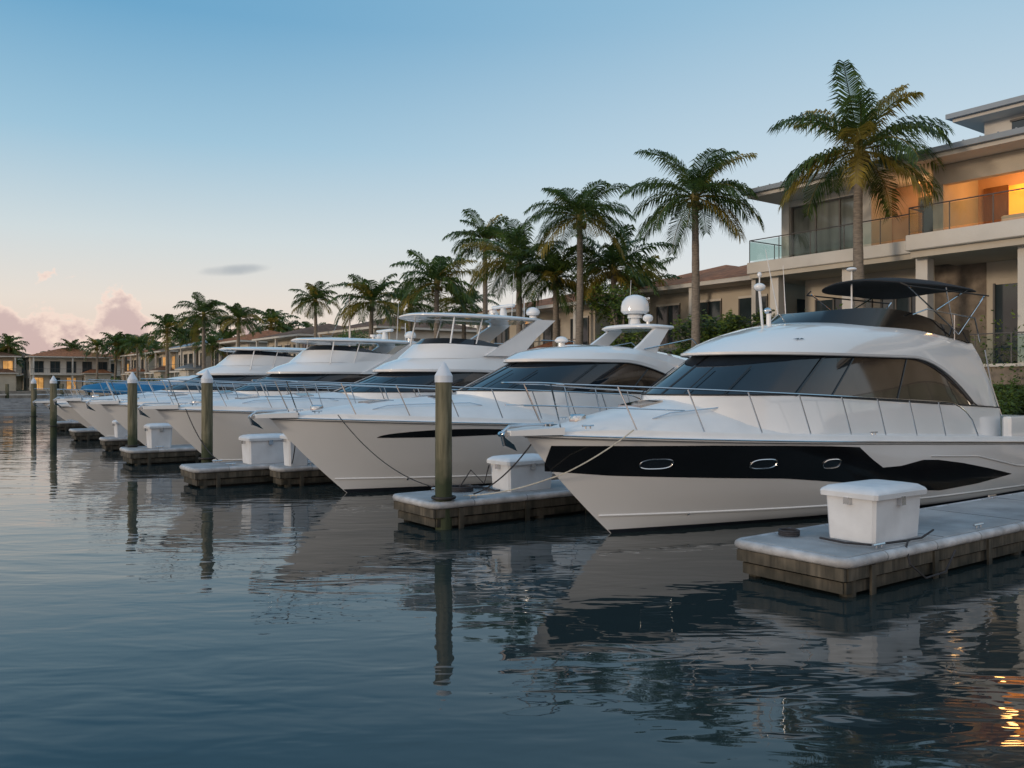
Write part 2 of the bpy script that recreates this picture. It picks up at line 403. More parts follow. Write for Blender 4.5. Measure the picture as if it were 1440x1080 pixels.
def ex1(root,sheer,hb):
    mb=MB(); slab(mb,9.2,13.1,1.28,4.98,.07,canvas,.22)
    for side in(-1,1):
        mb.tube([(9.25,side*1.1,4.78),(9.3,side*1.24,4.7),(12.9,side*1.24,4.7)],.018,rubber,6)
    mb.build('bimini_canopy',root,50)
    mb=MB()
    for side in(-1,1):
        y=side*1.18
        for a,b in(((11.6,3.75),(9.4,4.72)),((11.6,3.75),(12.85,4.72)),((11.4,3.75),(11.0,4.85)),((10.6,4.25),(12.0,4.8))):
            mb.tube([(a[0],y,a[1]),(b[0],y,b[1])],.016,steel,6)
        mb.tube([(9.6,y,4.1),(10.2,y,4.25),(12.3,y*1.02,4.15),(12.6,y,3.6)],.016,steel,6)
        mb.tube([(11.4,y,3.6),(11.4,y,4.2)],.013,steel,6)
        mb.tube([(12.6,side*1.3,3.4),(12.9,side*1.3,2.6),(13.2,side*1.5,1.5)],.018,steel,6)
    mb.build('canopy_frame',root)
    mb=MB()
    mb.tube([(7.2,.9,3.9),(7.1,.9,4.65)],.03,gel,8); mb.sph((7.1,.9,4.72),.13,.13,.09,gel)
    mb.tube([(7.1,.9,4.75),(7.1,.9,4.95)],.015,gel,6); mb.sph((7.1,.9,4.99),.05,.05,.06,gel)
    mb.tube([(7.9,1.0,4.1),(7.5,1.05,5.6)],[.016,.006],gel,5); mb.tube([(8.3,1.1,4.1),(8.2,1.1,5.3)],[.014,.005],gel,5)
    mb.tube([(6.7,.35,3.85),(6.7,.35,4.1)],.05,gel,8); mb.sph((6.67,.35,4.14),.10,.08,.07,steel)
    mb.tube([(9.5,.2,4.2),(9.5,.2,5.05),(9.5,.2,5.2)],.02,gel,6); mb.sph((9.5,.2,5.22),.12,.12,.05,gel)
    mb.build('antennas',root)
    mb=MB()
    for side in(-1,1):
        for i in range(3): mb.box(13.05+i*.0,13.08,side*1.2-.02,side*1.2+.02,2.4-i*.2,2.44-i*.2,steel)
        mb.box(12.7,15.3,side*1.72-.1,side*1.72+.1,1.2,1.85,gel,.05)
    mb.box(14.6,15.3,-1.6,1.6,1.2,1.8,cream,.06)
    mb.build('cockpit',root)
zr=lambda base,drop,sa=9.2,sp=2.9,p=1.8:(lambda x: base-drop*cl((x-sa)/sp,0,1.3)**p)
P1=dict(L=15.5,hb=1.95,z0=1.80,z1=1.16,gfx=gfx1,mark=True,T=[(0,.02),(.8,.12),(2,.38),(3.6,.70),(7,.55),(12,.5),(12.8,.0),(15.5,-.25)],rail=.72,rail_end=11.2,
 rings=[(2.9,3.1,1.56,13.0,lambda x:1.55-.03*x),(3.1,3.0,1.52,13.0,lambda x:2.40-.045*max(0,x-5)),(4.45,2.7,1.36,12.9,zr(3.17,1.15)),
  (4.15,2.85,1.43,13.1,zr(3.15,1.12)),(4.15,2.9,1.45,13.15,zr(3.20,1.04)),(4.5,2.9,1.41,13.1,zr(3.36,.82)),(5.1,2.85,1.32,12.9,zr(3.56,.55)),(5.75,2.7,1.2,12.7,zr(3.72,.35)),(6.4,2.6,1.06,12.6,zr(3.84,.22)),(7.0,2.2,.9,12.5,zr(3.88,.15))],
 glass_i=1,fly=dict(sf=6.6,nose=2.2,w=1.12,sr=12.4,z0=zr(3.80,.2),z1=lambda x:3.98+.22*math.sin(cl((x-6.5)/4.5)*math.pi)**.8 if x<10.9 else 3.98-.15*cl((x-10.9)/2),rk=.45,m=black,seatdrop=.35),
 extra=[ex1],mull=[(0,.022),(13,.035),(16,.02),(26,.02)])
boat(0,0,P1)
# ---- boat 2
def gfx2(patch,mb,hp,sheer):
    patch(2.2,6.3,lambda s:1.36+.02*math.cos(s)-.0*s,lambda s:1.37+.20*math.sin(cl((s-2.2)/4.1)*math.pi)**.5-.01*s,black,.008,60)
    patch(6.7,9.0,lambda s:1.22,lambda s:1.23+.15*math.sin(cl((s-6.7)/2.3)*math.pi)**.5,black,.008,40)
def ex2(root,sheer,hb):
    mb=MB()
    for side in(-1,1):
        panel_leg(mb,(10.3,side*1.25,3.3),(11.5,side*1.0,4.25),1.2,.55,.12,gel)
    slab(mb,10.7,12.3,1.12,4.28,.12,gel,.06)
    mb.tube([(11.4,0,4.3),(11.4,0,4.62)],[.2,.14],gel,10); radome(mb,11.4,0,4.6,.43,.72,gel)
    mb.tube([(11.2,-.75,4.35),(11.2,-.75,4.5)],.05,gel,8); mb.sph((11.2,-.75,4.55),.16,.16,.12,gel)
    radome(mb,8.8,.35,3.68,.2,.3,gel)
    mb.tube([(12.0,.9,4.3),(12.1,.9,5.9)],[.015,.006],gel,5)
    for side in(-1,1): mb.tube([(10.5,side*1.3,3.6),(12.5,side*1.3,3.95),(13.6,side*1.3,3.2)],.02,steel,6)
    mb.build('radar_arch',root,40)
z2=lambda b,d:zr(b,d,9.6,3.2,1.6)
P2=dict(L=15.5,hb=2.05,z0=1.86,z1=1.25,boot=.09,gfx=gfx2,T=[(0,.02),(1,.12),(3,.42),(5.8,.68),(8,.6),(12,.45),(13,0),(15.5,-.3)],rail=.72,rail_end=10.5,
 rings=[(5.0,3.2,1.66,13.2,1.4),(5.2,3.1,1.62,13.2,lambda x:2.42-.03*max(0,x-7)),(7.0,2.7,1.42,13,z2(3.22,.95)),(6.75,2.8,1.48,13.2,z2(3.2,.93)),(6.75,2.8,1.5,13.2,z2(3.28,.85)),(7.1,2.8,1.44,13.1,z2(3.46,.6)),(7.8,2.6,1.25,13,z2(3.62,.4)),(8.6,2.2,.95,12.8,z2(3.68,.3))],
 glass_i=1,extra=[ex2],sideglass=glassb)
boat(-1.35,7.8,P2)
# ---- boat 3 : flybridge w/ hardtop
def gfx3(patch,mb,hp,sheer):
    patch(3.5,7.0,lambda s:1.30,lambda s:1.31+.16*math.sin(cl((s-3.5)/3.5)*math.pi)**.5,black,.008,40)
def mk_ex3(dx,zt,masts=True,sc_=1):
    def ex3(root,sheer,hb):
        mb=MB(); slab(mb,8.0+dx,13.4+dx,1.55,zt,.13,gel,.10,3.0)
        for side in(-1,1):
            panel_leg(mb,(10.9+dx,side*1.5,zt-1.35),(12.9+dx,side*1.35,zt-.02),1.5,.8,.12,gel)
            mb.tube([(8.9+dx,side*1.35,zt-.95),(9.1+dx,side*1.3,zt)],.03,gel,8)
            mb.tube([(9.9+dx,side*1.38,zt-.95),(10.2+dx,side*1.35,zt)],.025,gel,8)
            mb.tube([(12.6+dx,side*1.45,zt-.75),(14.2+dx,side*1.4,zt-.75),(14.3+dx,side*1.4,zt-1.3)],.018,steel,6)
        if masts:
            mb.tube([(12.0+dx,0,zt+.12),(12.0+dx,0,zt+.45)],[.16,.1],gel,10); mb.box(11.9+dx,12.1+dx,-.65,.65,zt+.45,zt+.57,gel,.04)
            radome(mb,12.9+dx,-.6,zt+.08,.26,.42,gel); radome(mb,12.2+dx,.9,zt+.08,.2,.35,gel); radome(mb,11.2+dx,-.5,zt+.1,.14,.2,gel)
            mb.tube([(13.1+dx,1.0,zt+.1),(13.2+dx,1.0,zt+1.9)],[.015,.006],gel,5)
            mb.tube([(13.1+dx,.2,zt+.1),(13.1+dx,.2,zt+.9)],.018,gel,5)
        mb.build('hardtop',root,40)
    return ex3
z3=lambda b,d:zr(b,d,10,3.5,1.6)
def P3f(dx,k,top,masts=True,L=16):
    return dict(L=L,hb=2.1*k,z0=1.92,z1=1.3,gfx=gfx3,T=[(0,.02),(1,.10),(3,.36),(5.9+dx,.62),(8,.5),(13,.4),(13.6,0),(L,-.3)],rail=.72,rail_end=10.5+dx,
 rings=[(5.2+dx,3.0,1.70*k,13.6,1.4),(5.4+dx,3.0,1.66*k,13.6,lambda x:2.34),(7.2+dx,2.6,1.48*k,13.4,z3(3.02,.7)),(6.9+dx,2.7,1.56*k,13.6,z3(3.0,.7)),(6.9+dx,2.7,1.58*k,14.4,z3(3.08,.3)),(7.3+dx,2.7,1.52*k,14.4,z3(3.30,.15)),(8.0+dx,2.5,1.45*k,14.4,z3(3.52,.1))],
 glass_i=1,fly=dict(sf=7.8+dx,nose=2.3,w=1.46*k,sr=13.4+dx*.5,z0=lambda x:3.45,z1=lambda x:3.95-.15*cl((x-9-dx)/3),rk=.6,m=gel,screen=.2,seatdrop=.1),extra=[mk_ex3(dx,top,masts)],sideglass=glassb)
boat(-2.25,14.3,P3f(0,1,4.9))
boat(-2.35,21.6,P3f(-.9,.95,4.35,True,15))
boat(-2.4,28.6,P3f(-1.6,.9,4.2,False,14.5))
P6=dict(P2); P6['gfx']=gfx3
def exb(root,sheer,hb):
    mb=MB(); slab(mb,2.2,7.5,1.5,2.45,.28,bluec,.45); mb.build('boat_cover',root,50)
P6['extra']=[exb]; P6['L']=13; P6['z0']=1.5; P6['z1']=1.1
P6['rings']=[(g[0],g[1],g[2]*.9,min(g[3],12.2),(lambda x,gz=g[4]:(gz(x) if callable(gz) else gz)*.85)) for g in P2['rings']]
boat(-1.5,37.0,P6)
boat(-1.0,47.0,dict(P6))
# ---------------------------------------------------------------- docks
def dock(U,V0,V1,Ue,piles=True):
    root=empty('floating_dock',W(U,V0,0)); w=V1-V0; Lg=Ue-U
    mb=MB(); mb.box(.06,Lg,.06,w-.06,.40,.503,concrete,.02)
    x=2.4
    while x<Lg: mb.box(x,x+.02,.07,w-.07,.5,.5045,rubber); x+=2.4
    mb.build('deck_slab',root)
    mb=MB()
    pts=[(Lg,0,.44),(.12,0,.44),(.03,.03,.44),(0,.12,.44),(0,w-.12,.44),(.03,w-.03,.44),(.12,w,.44),(Lg,w,.44)]
    mb.tube(pts,.066,dockrim,10)
    x=.8
    while x<Lg: 
        for y in(0,w): mb.tube([(x,y,.44),(x+.02,y,.44)],.069,greyp,10)
        x+=1.2
    mb.build('rim',root,60)
    mb=MB()
    mb.box(.05,Lg,.0,.055,.22,.37,dockwood); mb.box(.05,Lg,w-.055,w,.22,.37,dockwood); mb.box(-.01,.05,.02,w-.02,.22,.37,dockwood)
    mb.box(.08,Lg,.05,.095,.05,.19,dockwood); mb.box(.08,Lg,w-.095,w-.05,.05,.19,dockwood); mb.box(.05,.10,.08,w-.08,.05,.19,dockwood)
    mb.box(.3,Lg,.22,w-.22,-.5,.39,rubber)
    x=.5
    while x<Lg:
        mb.box(x,x+.1,-.03,.0,.0,.37,dockwood); mb.box(x,x+.1,w,w+.03,.0,.37,dockwood); x+=1.5
    x=.25
    while x<Lg:
        for y in(.14,w-.14): mb.tube([(x,y,-.8),(x,y,.4)],.1,dockwood,9)
        x+=2.2
    mb.build('timber_frame',root)
    mb=MB()
    for x in(.9,3.5,7,10):
        for y in(.12,w-.12):
            if x<Lg:
                mb.tube([(x-.13,y,.56),(x+.13,y,.56)],.018,steel,6); mb.tube([(x-.06,y,.5),(x-.06,y,.56)],.014,steel,6); mb.tube([(x+.06,y,.5),(x+.06,y,.56)],.014,steel,6)
    mb.build('cleats',root)
    return root
dock(1.0,-5.1,-3.45,16.0)
dock(-.5,1.98,3.5,16.0)
dock(-.35,9.75,10.5,16.0)
dock(-2.15,10.75,12.1,10.0)
dock(-2.1,18.1,19.6,16.0)
dock(-1.6,24.9,25.8,16)
dock(-1.5,32.2,33.6,16)
dock(-1.0,41.8,43,16)
mb=MB(); mb.box(16.06,18.3,-14,150,.30,.52,concrete,.03); mb.box(16.2,18.1,-14,150,-.4,.31,dockwood); mb.build('main_walkway_dock',frame=True)
def piling(x,y,top=3.0,r=.15):
    root=empty('dock_piling',(x,y,0),random.random()*3)
    mb=MB(); n=20; rows=[]
    for z in(-1,0,.5,1,1.5,2,top-.36): rows.append([(r*(1+.03*math.sin(3*a+z))*math.cos(a),r*(1+.03*math.cos(2*a+z*2))*math.sin(a),z) for a in [2*math.pi*i/n for i in range(n)]])
    mb.grid(rows,pilem,True,True); mb.build('post',root,60)
    mb=MB(); mb.tube([(0,0,top-.37),(0,0,top-.25)],[r+.012,r+.012],capm,20); mb.tube([(0,0,top-.25),(0,0,top-.22),(0,0,top-.03),(0,0,top)],[r+.012,r*.97,.04,.008],capm,20); mb.build('cap',root,60)
    mb=MB(); mb.tube([(math.cos(a)*(r+.05),math.sin(a)*(r+.05),.56) for a in [2*math.pi*i/16 for i in range(17)]],.03,rubber,6); mb.build('pile_hoop',root,60)
piling(-1.23,15.35)
piling(-8.4,23.5); piling(-22.3,41.5)
for U,V in((-1.8,19.3),(8,3.7),(15.5,-5.3),(14,12.3),(15,19.9),(15,4),(-1,50.5)):
    p=W(U,V); piling(p.x,p.y)
def dockbox(U,V,lu,lv,h,base=.505,nm='dock_box'):
    root=empty(nm,W(U,V,base)); mb=MB()
    def rg(i,z,c=.04): return [(i+c,i,z),(lu-i-c,i,z),(lu-i,i+c,z),(lu-i,lv-i-c,z),(lu-i-c,lv-i,z),(i+c,lv-i,z),(i,lv-i-c,z),(i,i+c,z)]
    rows=[rg(.05,0),rg(.045,.06),rg(.02,h-.16)]
    mb.grid(rows,boxm,False,True); mb.add(rows[-1],[list(range(8))],boxm)
    mb.build('body',root)
    mb=MB(); rows=[rg(.02,h-.155),rg(-.035,h-.155),rg(-.04,h-.09),rg(-.02,h-.06),rg(.04,h-.02),rg(.16,h)]
    mb.grid(rows,boxm,False,True); mb.add(rows[-1],[list(range(8))],boxm)
    mb.build('lid',root)
    mb=MB()
    if lu>.7: 
        mb.box(lu*.5-.05,lu*.5+.05,-.045,.02,h-.26,h-.14,steel); mb.box(.15,.22,lv-.02,lv+.03,h-.2,h-.1,steel)
    mb.box(-.06,.02,lv*.5-.04,lv*.5+.04,h-.24,h-.15,steel)
    mb.build('latch',root)
dockbox(2.05,-4.85,1.2,.78,.74)
dockbox(1.35,2.3,1.15,.7,.68)
dockbox(-.75,10.95,1.15,.7,.76)
dockbox(-.12,9.82,.6,.5,.85,nm='power_pedestal')
dockbox(-1.5,18.3,.75,.6,.8)
dockbox(-1.2,25.0,.7,.5,.7)
def rope(name,pts,sag,m=ropem,r=.014,n=14):
    mb=MB(); P=[Vector(p) for p in pts]; out=[]
    for a,b in zip(P,P[1:]):
        l=(b-a).length
        out+=[a.lerp(b,i/n)-Vector((0,0,sag*l*(i/n)*(1-i/n))) for i in range(n)]
    out.append(P[-1]); mb.tube(out,r,m,5); mb.build(name)
rope('mooring_rope',[W(1.45,-1.02,1.86),W(.72,-.38,1.22),W(.5,-.04,1.05),W(.2,2.12,.56)],.12,ropew,.012)
rope('mooring_rope',[W(.9,.6,1.92),W(.4,2.15,.56)],.4)
rope('mooring_rope',[W(-.1,6.9,1.9),W(.4,3.35,.56)],.3,ropem,.011)
rope('mooring_rope',[W(-.4,8.5,1.9),W(.0,9.9,.56)],.4)
rope('mooring_rope',[W(-1.6,13.7,1.9),W(-1.2,12.0,.56)],.4)
mb=MB()
pts=[Vector((1.2+.05*math.sin(i*1.3),3.3-.35*math.cos(i*.5)-.02*i,.535+.01*(i%3))) for i in range(26)]
mb.tube(pts,.02,ropem,6)
for k in range(3): mb.tube([(.75+.22*math.cos(a),3.05+.22*math.sin(a),.53+.03*k) for a in [2*math.pi*i/16 for i in range(17)]],.02,ropem,6)
mb.tube([(.78,3.2,.54),(1.0,3.1,.9),(1.25,3.0,.62),(1.3,2.9,1.0)],.016,ropem,6)
mb.build('coiled_hose',frame=True)
mb=MB()
mb.tube([(3.3,-4.95,.60),(2.9,-5.0,.54),(2.6,-4.98,.54),(2.3,-5.12,.5),(2.25,-5.2,.3),(2.6,-5.22,.08),(3.1,-5.22,.1),(3.4,-5.2,.35)],.014,ropem,6)
mb.tube([(2.6,-5.0,.54),(1.9,-4.9,.54),(1.75,-4.6,.54),(1.8,-4.2,.54)],.016,ropem,6)
for k in range(3): mb.tube([(1.75+.13*math.cos(a),-3.75+.13*math.sin(a),.53+.025*k) for a in [2*math.pi*i/14 for i in range(15)]],.017,ropem,6)
mb.build('mooring_rope',frame=True)
# ---------------------------------------------------------------- water and land
m,nt,b=newmat('water'); N=nt.nodes; L=nt.links
b.inputs['Base Color'].default_value=(.022,.034,.036,1); b.inputs['Roughness'].default_value=.015; b.inputs['IOR'].default_value=1.42
tc=N.new('ShaderNodeTexCoord')
def wn(scale,sx,sy,rot,det,rgh=.5):
    mp=N.new('ShaderNodeMapping'); mp.inputs['Scale'].default_value=(sx,sy,1); mp.inputs['Rotation'].default_value=(0,0,rot); L.new(tc.outputs['Object'],mp.inputs[0])
    n=N.new('ShaderNodeTexNoise'); n.inputs['Scale'].default_value=scale; n.inputs['Detail'].default_value=det; n.inputs['Roughness'].default_value=rgh; n.inputs['Distortion'].default_value=.4
    L.new(mp.outputs[0],n.inputs['Vector']); return n
a1=wn(.5,.6,1.2,.2,1); a2=wn(1.8,.5,1.2,-.12,2); a3=wn(5.5,.5,1.2,.1,1); pm=wn(.12,1,1.6,.3,2)
def mad(n,k,prev=None):
    q=N.new('ShaderNodeMath'); q.operation='MULTIPLY_ADD'; q.inputs[1].default_value=k
    L.new(n.outputs[0],q.inputs[0])
    if prev: L.new(prev.outputs[0],q.inputs[2])
    else: q.inputs[2].default_value=0
    return q
h=mad(a3,.022,mad(a2,.16,mad(a1,.28)))
bp=N.new('ShaderNodeBump'); bp.inputs['Strength'].default_value=1
pr=N.new('ShaderNodeMapRange'); pr.inputs[1].default_value=.35; pr.inputs[2].default_value=.65; pr.inputs[3].default_value=.04; pr.inputs[4].default_value=.095
L.new(pm.outputs[0],pr.inputs[0]); L.new(pr.outputs[0],bp.inputs['Distance'])
L.new(h.outputs[0],bp.inputs['Height']); L.new(bp.outputs[0],b.inputs['Normal'])
watm=m
mb=MB(); mb.add([(-3000,-200,0),(3000,-200,0),(3000,4000,0),(-3000,4000,0)],[[0,1,2,3]],watm); mb.build('water')
mb=MB(); gz=1.3
mb.add([(19.6,-200,gz),(900,-200,gz),(900,168,gz),(19.6,168,gz)],[[0,1,2,3]],grass)
mb.add([(-900,168,gz),(900,168,gz),(900,2500,gz),(-900,2500,gz)],[[0,1,2,3]],grass)
mb.build('ground',frame=True)
mb=MB(); mb.box(19.2,19.6,-200,167.6,-1,gz+.06,seawallm); mb.box(-900,19.6,167.6,168,-1,gz+.05,seawallm); mb.box(19.1,19.7,-200,167.5,gz+.06,gz+.2,stuccow); mb.build('seawall',frame=True)
# ---------------------------------------------------------------- palms
def palm_mesh(name,seed,H,R,nf=30,nl=38,trunk=True,yellow=.12,lw=.055):
    rnd=random.Random(seed); mb=MB()
    bx,by=rnd.uniform(-.35,.35),rnd.uniform(-.35,.35)
    tp=lambda t:Vector((bx*math.sin(t*2.2),by*math.sin(t*2.0),H*t))
    if trunk:
        mb.tube([tp(i/24)-Vector((0,0,.3*(i==0))) for i in range(25)],[.23*(1.35 if i==0 else 1.1 if i==1 else 1)*lerp(1,.62,i/24)*(1+.05*(i%2)) for i in range(25)],trunkm,10)
        top=tp(1); mb.tube([top-Vector((0,0,.1)),top+Vector((0,0,.25)),top+Vector((0,0,.7))],[.17,.22,.09],leafC,8)
        for i in range(9):
            a=rnd.random()*6.28; mb.sph((top.x+.28*math.cos(a),top.y+.28*math.sin(a),top.z-.05-rnd.random()*.25),.12,.12,.15,coco,7,5)
    top=tp(1)+Vector((0,0,.25))
    for k in range(nf):
        az=k*2.39996+rnd.uniform(-.3,.3); u=k/(nf-1)
        el=math.radians(lerp(72,-24,u**.9)+rnd.uniform(-10,10))
        Lf=R*rnd.uniform(1.0,1.24)*(1 if u>.12 else .8)
        bend=math.radians(lerp(55,88,u**.7)+rnd.uniform(-12,14)) if el>-.1 else math.radians(50)
        ns=14; p=top.copy(); path=[p.copy()]; dirs=[]
        side0=Vector((-math.sin(az),math.cos(az),0)); tw=rnd.uniform(-.5,.5); sway=rnd.uniform(-.35,.35)
        for i in range(ns):
            t=i/ns; e=el-bend*(t**1.5); aa=az+sway*t
            d=Vector((math.cos(e)*math.cos(aa),math.cos(e)*math.sin(aa),math.sin(e)))
            p=p+d*(Lf/ns); path.append(p.copy()); dirs.append(d)
        dirs.append(dirs[-1])
        old=(u>.84 and rnd.random()<.45) or rnd.random()<yellow*.3
        mb.tube(path,[lerp(.035,.008,i/ns) for i in range(ns+1)],leafC if u>.5 else leafA,4,False)
        for i in range(nl):
            t=.10+.90*(i+.5)/nl; f=t*ns; ii=min(int(f),ns-1); q=path[ii].lerp(path[ii+1],f-ii); d=dirs[ii]
            sd=(side0*math.cos(tw)+Vector((0,0,1))*math.sin(tw)*.5); sd=(sd-d*sd.dot(d)).normalized(); up=sd.cross(d).normalized()
            if up.z<0: up=-up
            ll=R*.36*(math.sin(math.pi*min(1,(t*.80+.16))**.85)**.7+.12)*rnd.uniform(.75,1.1)
            for sg in(-1,1):
                m=leafC if old else (leafA if rnd.random()<.65 else leafB)
                dd=(sd*sg*.70+d*.62+up*(.18+rnd.uniform(-.16,.16))).normalized()
                mid=q+dd*ll*.5-Vector((0,0,ll*.05)); tip=q+dd*ll*.85-Vector((0,0,ll*rnd.uniform(.34,.62)))
                wv=d*lw*.5*R/3+up*lw*.1
                mb.add([q-wv*.5,q+wv*.5,mid+wv,mid-wv,tip],[[0,1,2,3],[3,2,4]],m,False)
    return mb
def put_palm(x,y,ztop,R,seed,base=1.3,**k):
    mb=palm_mesh('p',seed,ztop-base-.25,R,**k); o=mb.build('palm_tree',loc=(x,y,base),rot=random.random()*6.28,sharp=60); return o
p=W(21,6.8); put_palm(p.x,p.y,11.3,3.15,1,nf=24,nl=66,yellow=.4)
p=W(21,15.2); put_palm(p.x,p.y,11.1,3.0,2,nf=25,nl=62)
p=W(21,23.4); put_palm(p.x,p.y,11.4,2.8,3,nf=26,nl=58)
p=W(21,28); put_palm(p.x,p.y,9.4,3.0,4,nf=27,nl=54,yellow=.5)
for i,(px,py,d,R) in enumerate([(680,338,60,2.7),(618,398,55,2.9),(530,425,62,2.8),(438,422,85,2.5),(288,442,88,2.7),(338,450,86,2.4),(778,392,48,2.6),(862,378,47,3.0),(905,412,52,2.8),(575,430,70,2.6),(650,432,66,2.4)]):
    put_palm((px-720)/1200*d,d,2.6+(540-py)*d/1200,R,20+i,nf=24,nl=36,lw=.09,yellow=.5)
base=[palm_mesh('d',80+i,7.5,2.8,nf=22,nl=14,lw=.2) for i in range(3)]
D=MB(); rnd=random.Random(5)
spots=[]
for i in range(24): spots.append((rnd.uniform(22,42),rnd.uniform(95,170)))
for i in range(22): spots.append((rnd.uniform(-8,45),rnd.uniform(170,200)))
for i in range(16): spots.append((rnd.uniform(-30,60),rnd.uniform(200,240)))
for U,V in spots:
    s=rnd.uniform(.75,1.25); b0=rnd.choice(base); a=rnd.random()*6.28; c,si=math.cos(a)*s,math.sin(a)*s
    o=len(D.v); D.v+=[(U+x*c-y*si,V+x*si+y*c,gz+z*s) for x,y,z in b0.v]
    D.f+=[[o+q for q in f] for f in b0.f]; ix=[D.mi(m) for m in b0.mats]; D.m+=[ix[q] for q in b0.m]; D.sm+=b0.sm
D.build('distant_palm_trees',frame=True,sharp=60)
# ---------------------------------------------------------------- bushes / trees
def cloud(mb,c,r,n,size,mats,rnd,zmin=None):
    for i in range(n):
        v=Vector((rnd.gauss(0,1),rnd.gauss(0,1),rnd.gauss(0,1))).normalized()*(rnd.random()**.4)
        k=1+.25*math.sin(v.x*7+c[0])*math.cos(v.y*6+c[1])
        p=Vector((c[0]+v.x*r[0]*k,c[1]+v.y*r[1]*k,c[2]+v.z*r[2]*k))
        if zmin is not None and p.z<zmin: continue
        a=Vector((rnd.gauss(0,1),rnd.gauss(0,1),rnd.gauss(0,1))).normalized(); b=a.orthogonal().normalized(); s=size*rnd.uniform(.6,1.3)
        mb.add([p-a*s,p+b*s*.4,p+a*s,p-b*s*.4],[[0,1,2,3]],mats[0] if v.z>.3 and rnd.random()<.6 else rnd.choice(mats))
rnd=random.Random(11)
def shrubs(name,U0,U1,V0,V1,n,h0,h1,leaf,per):
    mb=MB()
    for i in range(n):
        U=rnd.uniform(U0,U1); V=rnd.uniform(V0,V1); h=rnd.uniform(h0,h1); w=h*rnd.uniform(.5,.8)
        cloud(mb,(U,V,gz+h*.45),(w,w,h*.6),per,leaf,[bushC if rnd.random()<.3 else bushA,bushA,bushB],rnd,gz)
    mb.build(name,frame=True)
shrubs('shrubbery',20.6,23.5,15.5,62,60,1.4,3.4,.13,480)
shrubs('shrubbery',20.6,22.2,6.8,15.5,16,2.2,4.0,.10,800)
shrubs('shrubbery',20.5,24,62,166,50,1.0,2.4,.22,150)
shrubs('distant_tree_line',42,75,60,166,60,4,7.5,.42,240)
shrubs('distant_tree_line',-60,60,205,240,60,5,9,.55,220)
shrubs('shrubbery',20.3,22,-6,15,14,.8,1.5,.08,500)
shrubs('shrubbery',22.9,23.8,-3,6,7,3.2,4.2,.08,500)
def tree(U,V,H,R,seed):
    r=random.Random(seed); mb=MB()
    mb.tube([(U,V,gz-.2),(U+.1,V,gz+H*.3),(U,V+.1,gz+H*.6)],[.22,.16,.1],trunkm,8)
    for i in range(11):
        a=r.random()*6.28; q=(U+math.cos(a)*R*.6*r.random()**.5,V+math.sin(a)*R*.6,gz+H*r.uniform(.4,.9))
        mb.tube([(U,V,gz+H*.35),((U+q[0])/2,(V+q[1])/2,q[2]-.5),q],[.09,.06,.02],trunkm,5)
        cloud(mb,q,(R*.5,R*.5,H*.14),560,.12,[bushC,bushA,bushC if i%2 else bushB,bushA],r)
    mb.build('broadleaf_tree',frame=True)
tree(22.5,21.5,6.6,1.9,1); tree(24,44,5.5,2.3,3); tree(23.5,17,4.6,1.7,4); tree(25,58,6,2.6,5); tree(22,13.2,4.4,1.3,7)
mb=MB(); r=random.Random(3); mb.box(21.75,22.25,-14,6.0,gz,2.45,bushB)
for i in range(9000):
    f=r.random(); V=r.uniform(-2,6)
    if f<.6: p=Vector((21.7+r.uniform(-.06,.05),V,r.uniform(gz,2.5)))
    else: p=Vector((r.uniform(21.7,22.3),V,2.5+r.uniform(-.05,.07)))
    a=Vector((r.gauss(0,1),r.gauss(0,1),r.gauss(0,1))).normalized(); b=a.orthogonal().normalized(); s=r.uniform(.03,.07)
    mb.add([p-a*s,p+b*s*.5,p+a*s,p-b*s*.5],[[0,1,2,3]],r.choice([bushA,bushB,bushC,bushA]))
mb.build('hedge',frame=True)
# ---------------------------------------------------------------- modern house
H=empty('modern_house',W(0,0,0))
mb=MB()
mb.box(22.6,45,-14,14.6,1.2,3.2,stone)
mb.box(22.5,22.75,-14,14.7,3.2,3.3,stuccow)
mb.box(26,40,-12,13.0,3.2,7.55,stucco)
mb.box(25.96,26.0,4.9,6.9,3.2,7.5,stone)
mb.box(27.2,40,-12,13.4,8.15,11.0,stucco)
mb.box(25.05,27.25,13.2,13.6,8.15,10.98,stuccow); mb.box(25.02,27.3,9.1,9.5,8.15,10.98,stuccow)
mb.box(25.1,27.3,9.4,13.3,10.72,10.99,stuccow)
mb.box(26.6,27.3,5.9,9.2,8.15,10.98,warmlit)
mb.box(24.4,27.3,5.75,6.15,8.15,10.98,stucco)
mb.box(24.35,24.7,-12,6.1,10.25,10.98,stucco)
mb.box(24.4,24.8,1.5,1.95,8.15,10.3,stucco); mb.box(24.4,24.8,-3.2,-2.7,8.15,10.3,stucco)
mb.box(27.15,27.2,-12,5.75,8.16,10.9,warmlit)
mb.box(28.2,37,-8,6.0,11.3,13.4,stuccow)
for V in(12.8,9.2): mb.box(23.75,24.2,V,V+.45,3.2,7.6,stuccow)
for V in(5.6,2.0,-2,-6): mb.box(22.95,23.4,V,V+.45,3.2,7.6,stuccow)
mb.build('walls',H)
mb=MB()
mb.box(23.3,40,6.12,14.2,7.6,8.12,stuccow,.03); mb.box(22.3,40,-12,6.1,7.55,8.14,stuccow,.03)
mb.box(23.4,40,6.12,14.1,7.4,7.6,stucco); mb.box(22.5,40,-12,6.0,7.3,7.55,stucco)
mb.build('balcony_slab',H)
mb=MB()
def rslab(x0,x1,y0,y1,z,rise,th,m):
    vs=[(x0,y0,z),(x1,y0,z+rise),(x1,y1,z+rise),(x0,y1,z),(x0,y0,z+th),(x1,y0,z+th+rise),(x1,y1,z+th+rise),(x0,y1,z+th)]
    mb.add(vs,[[3,2,1,0],[4,5,6,7],[0,1,5,4],[1,2,6,5],[2,3,7,6],[3,0,4,7]],m)
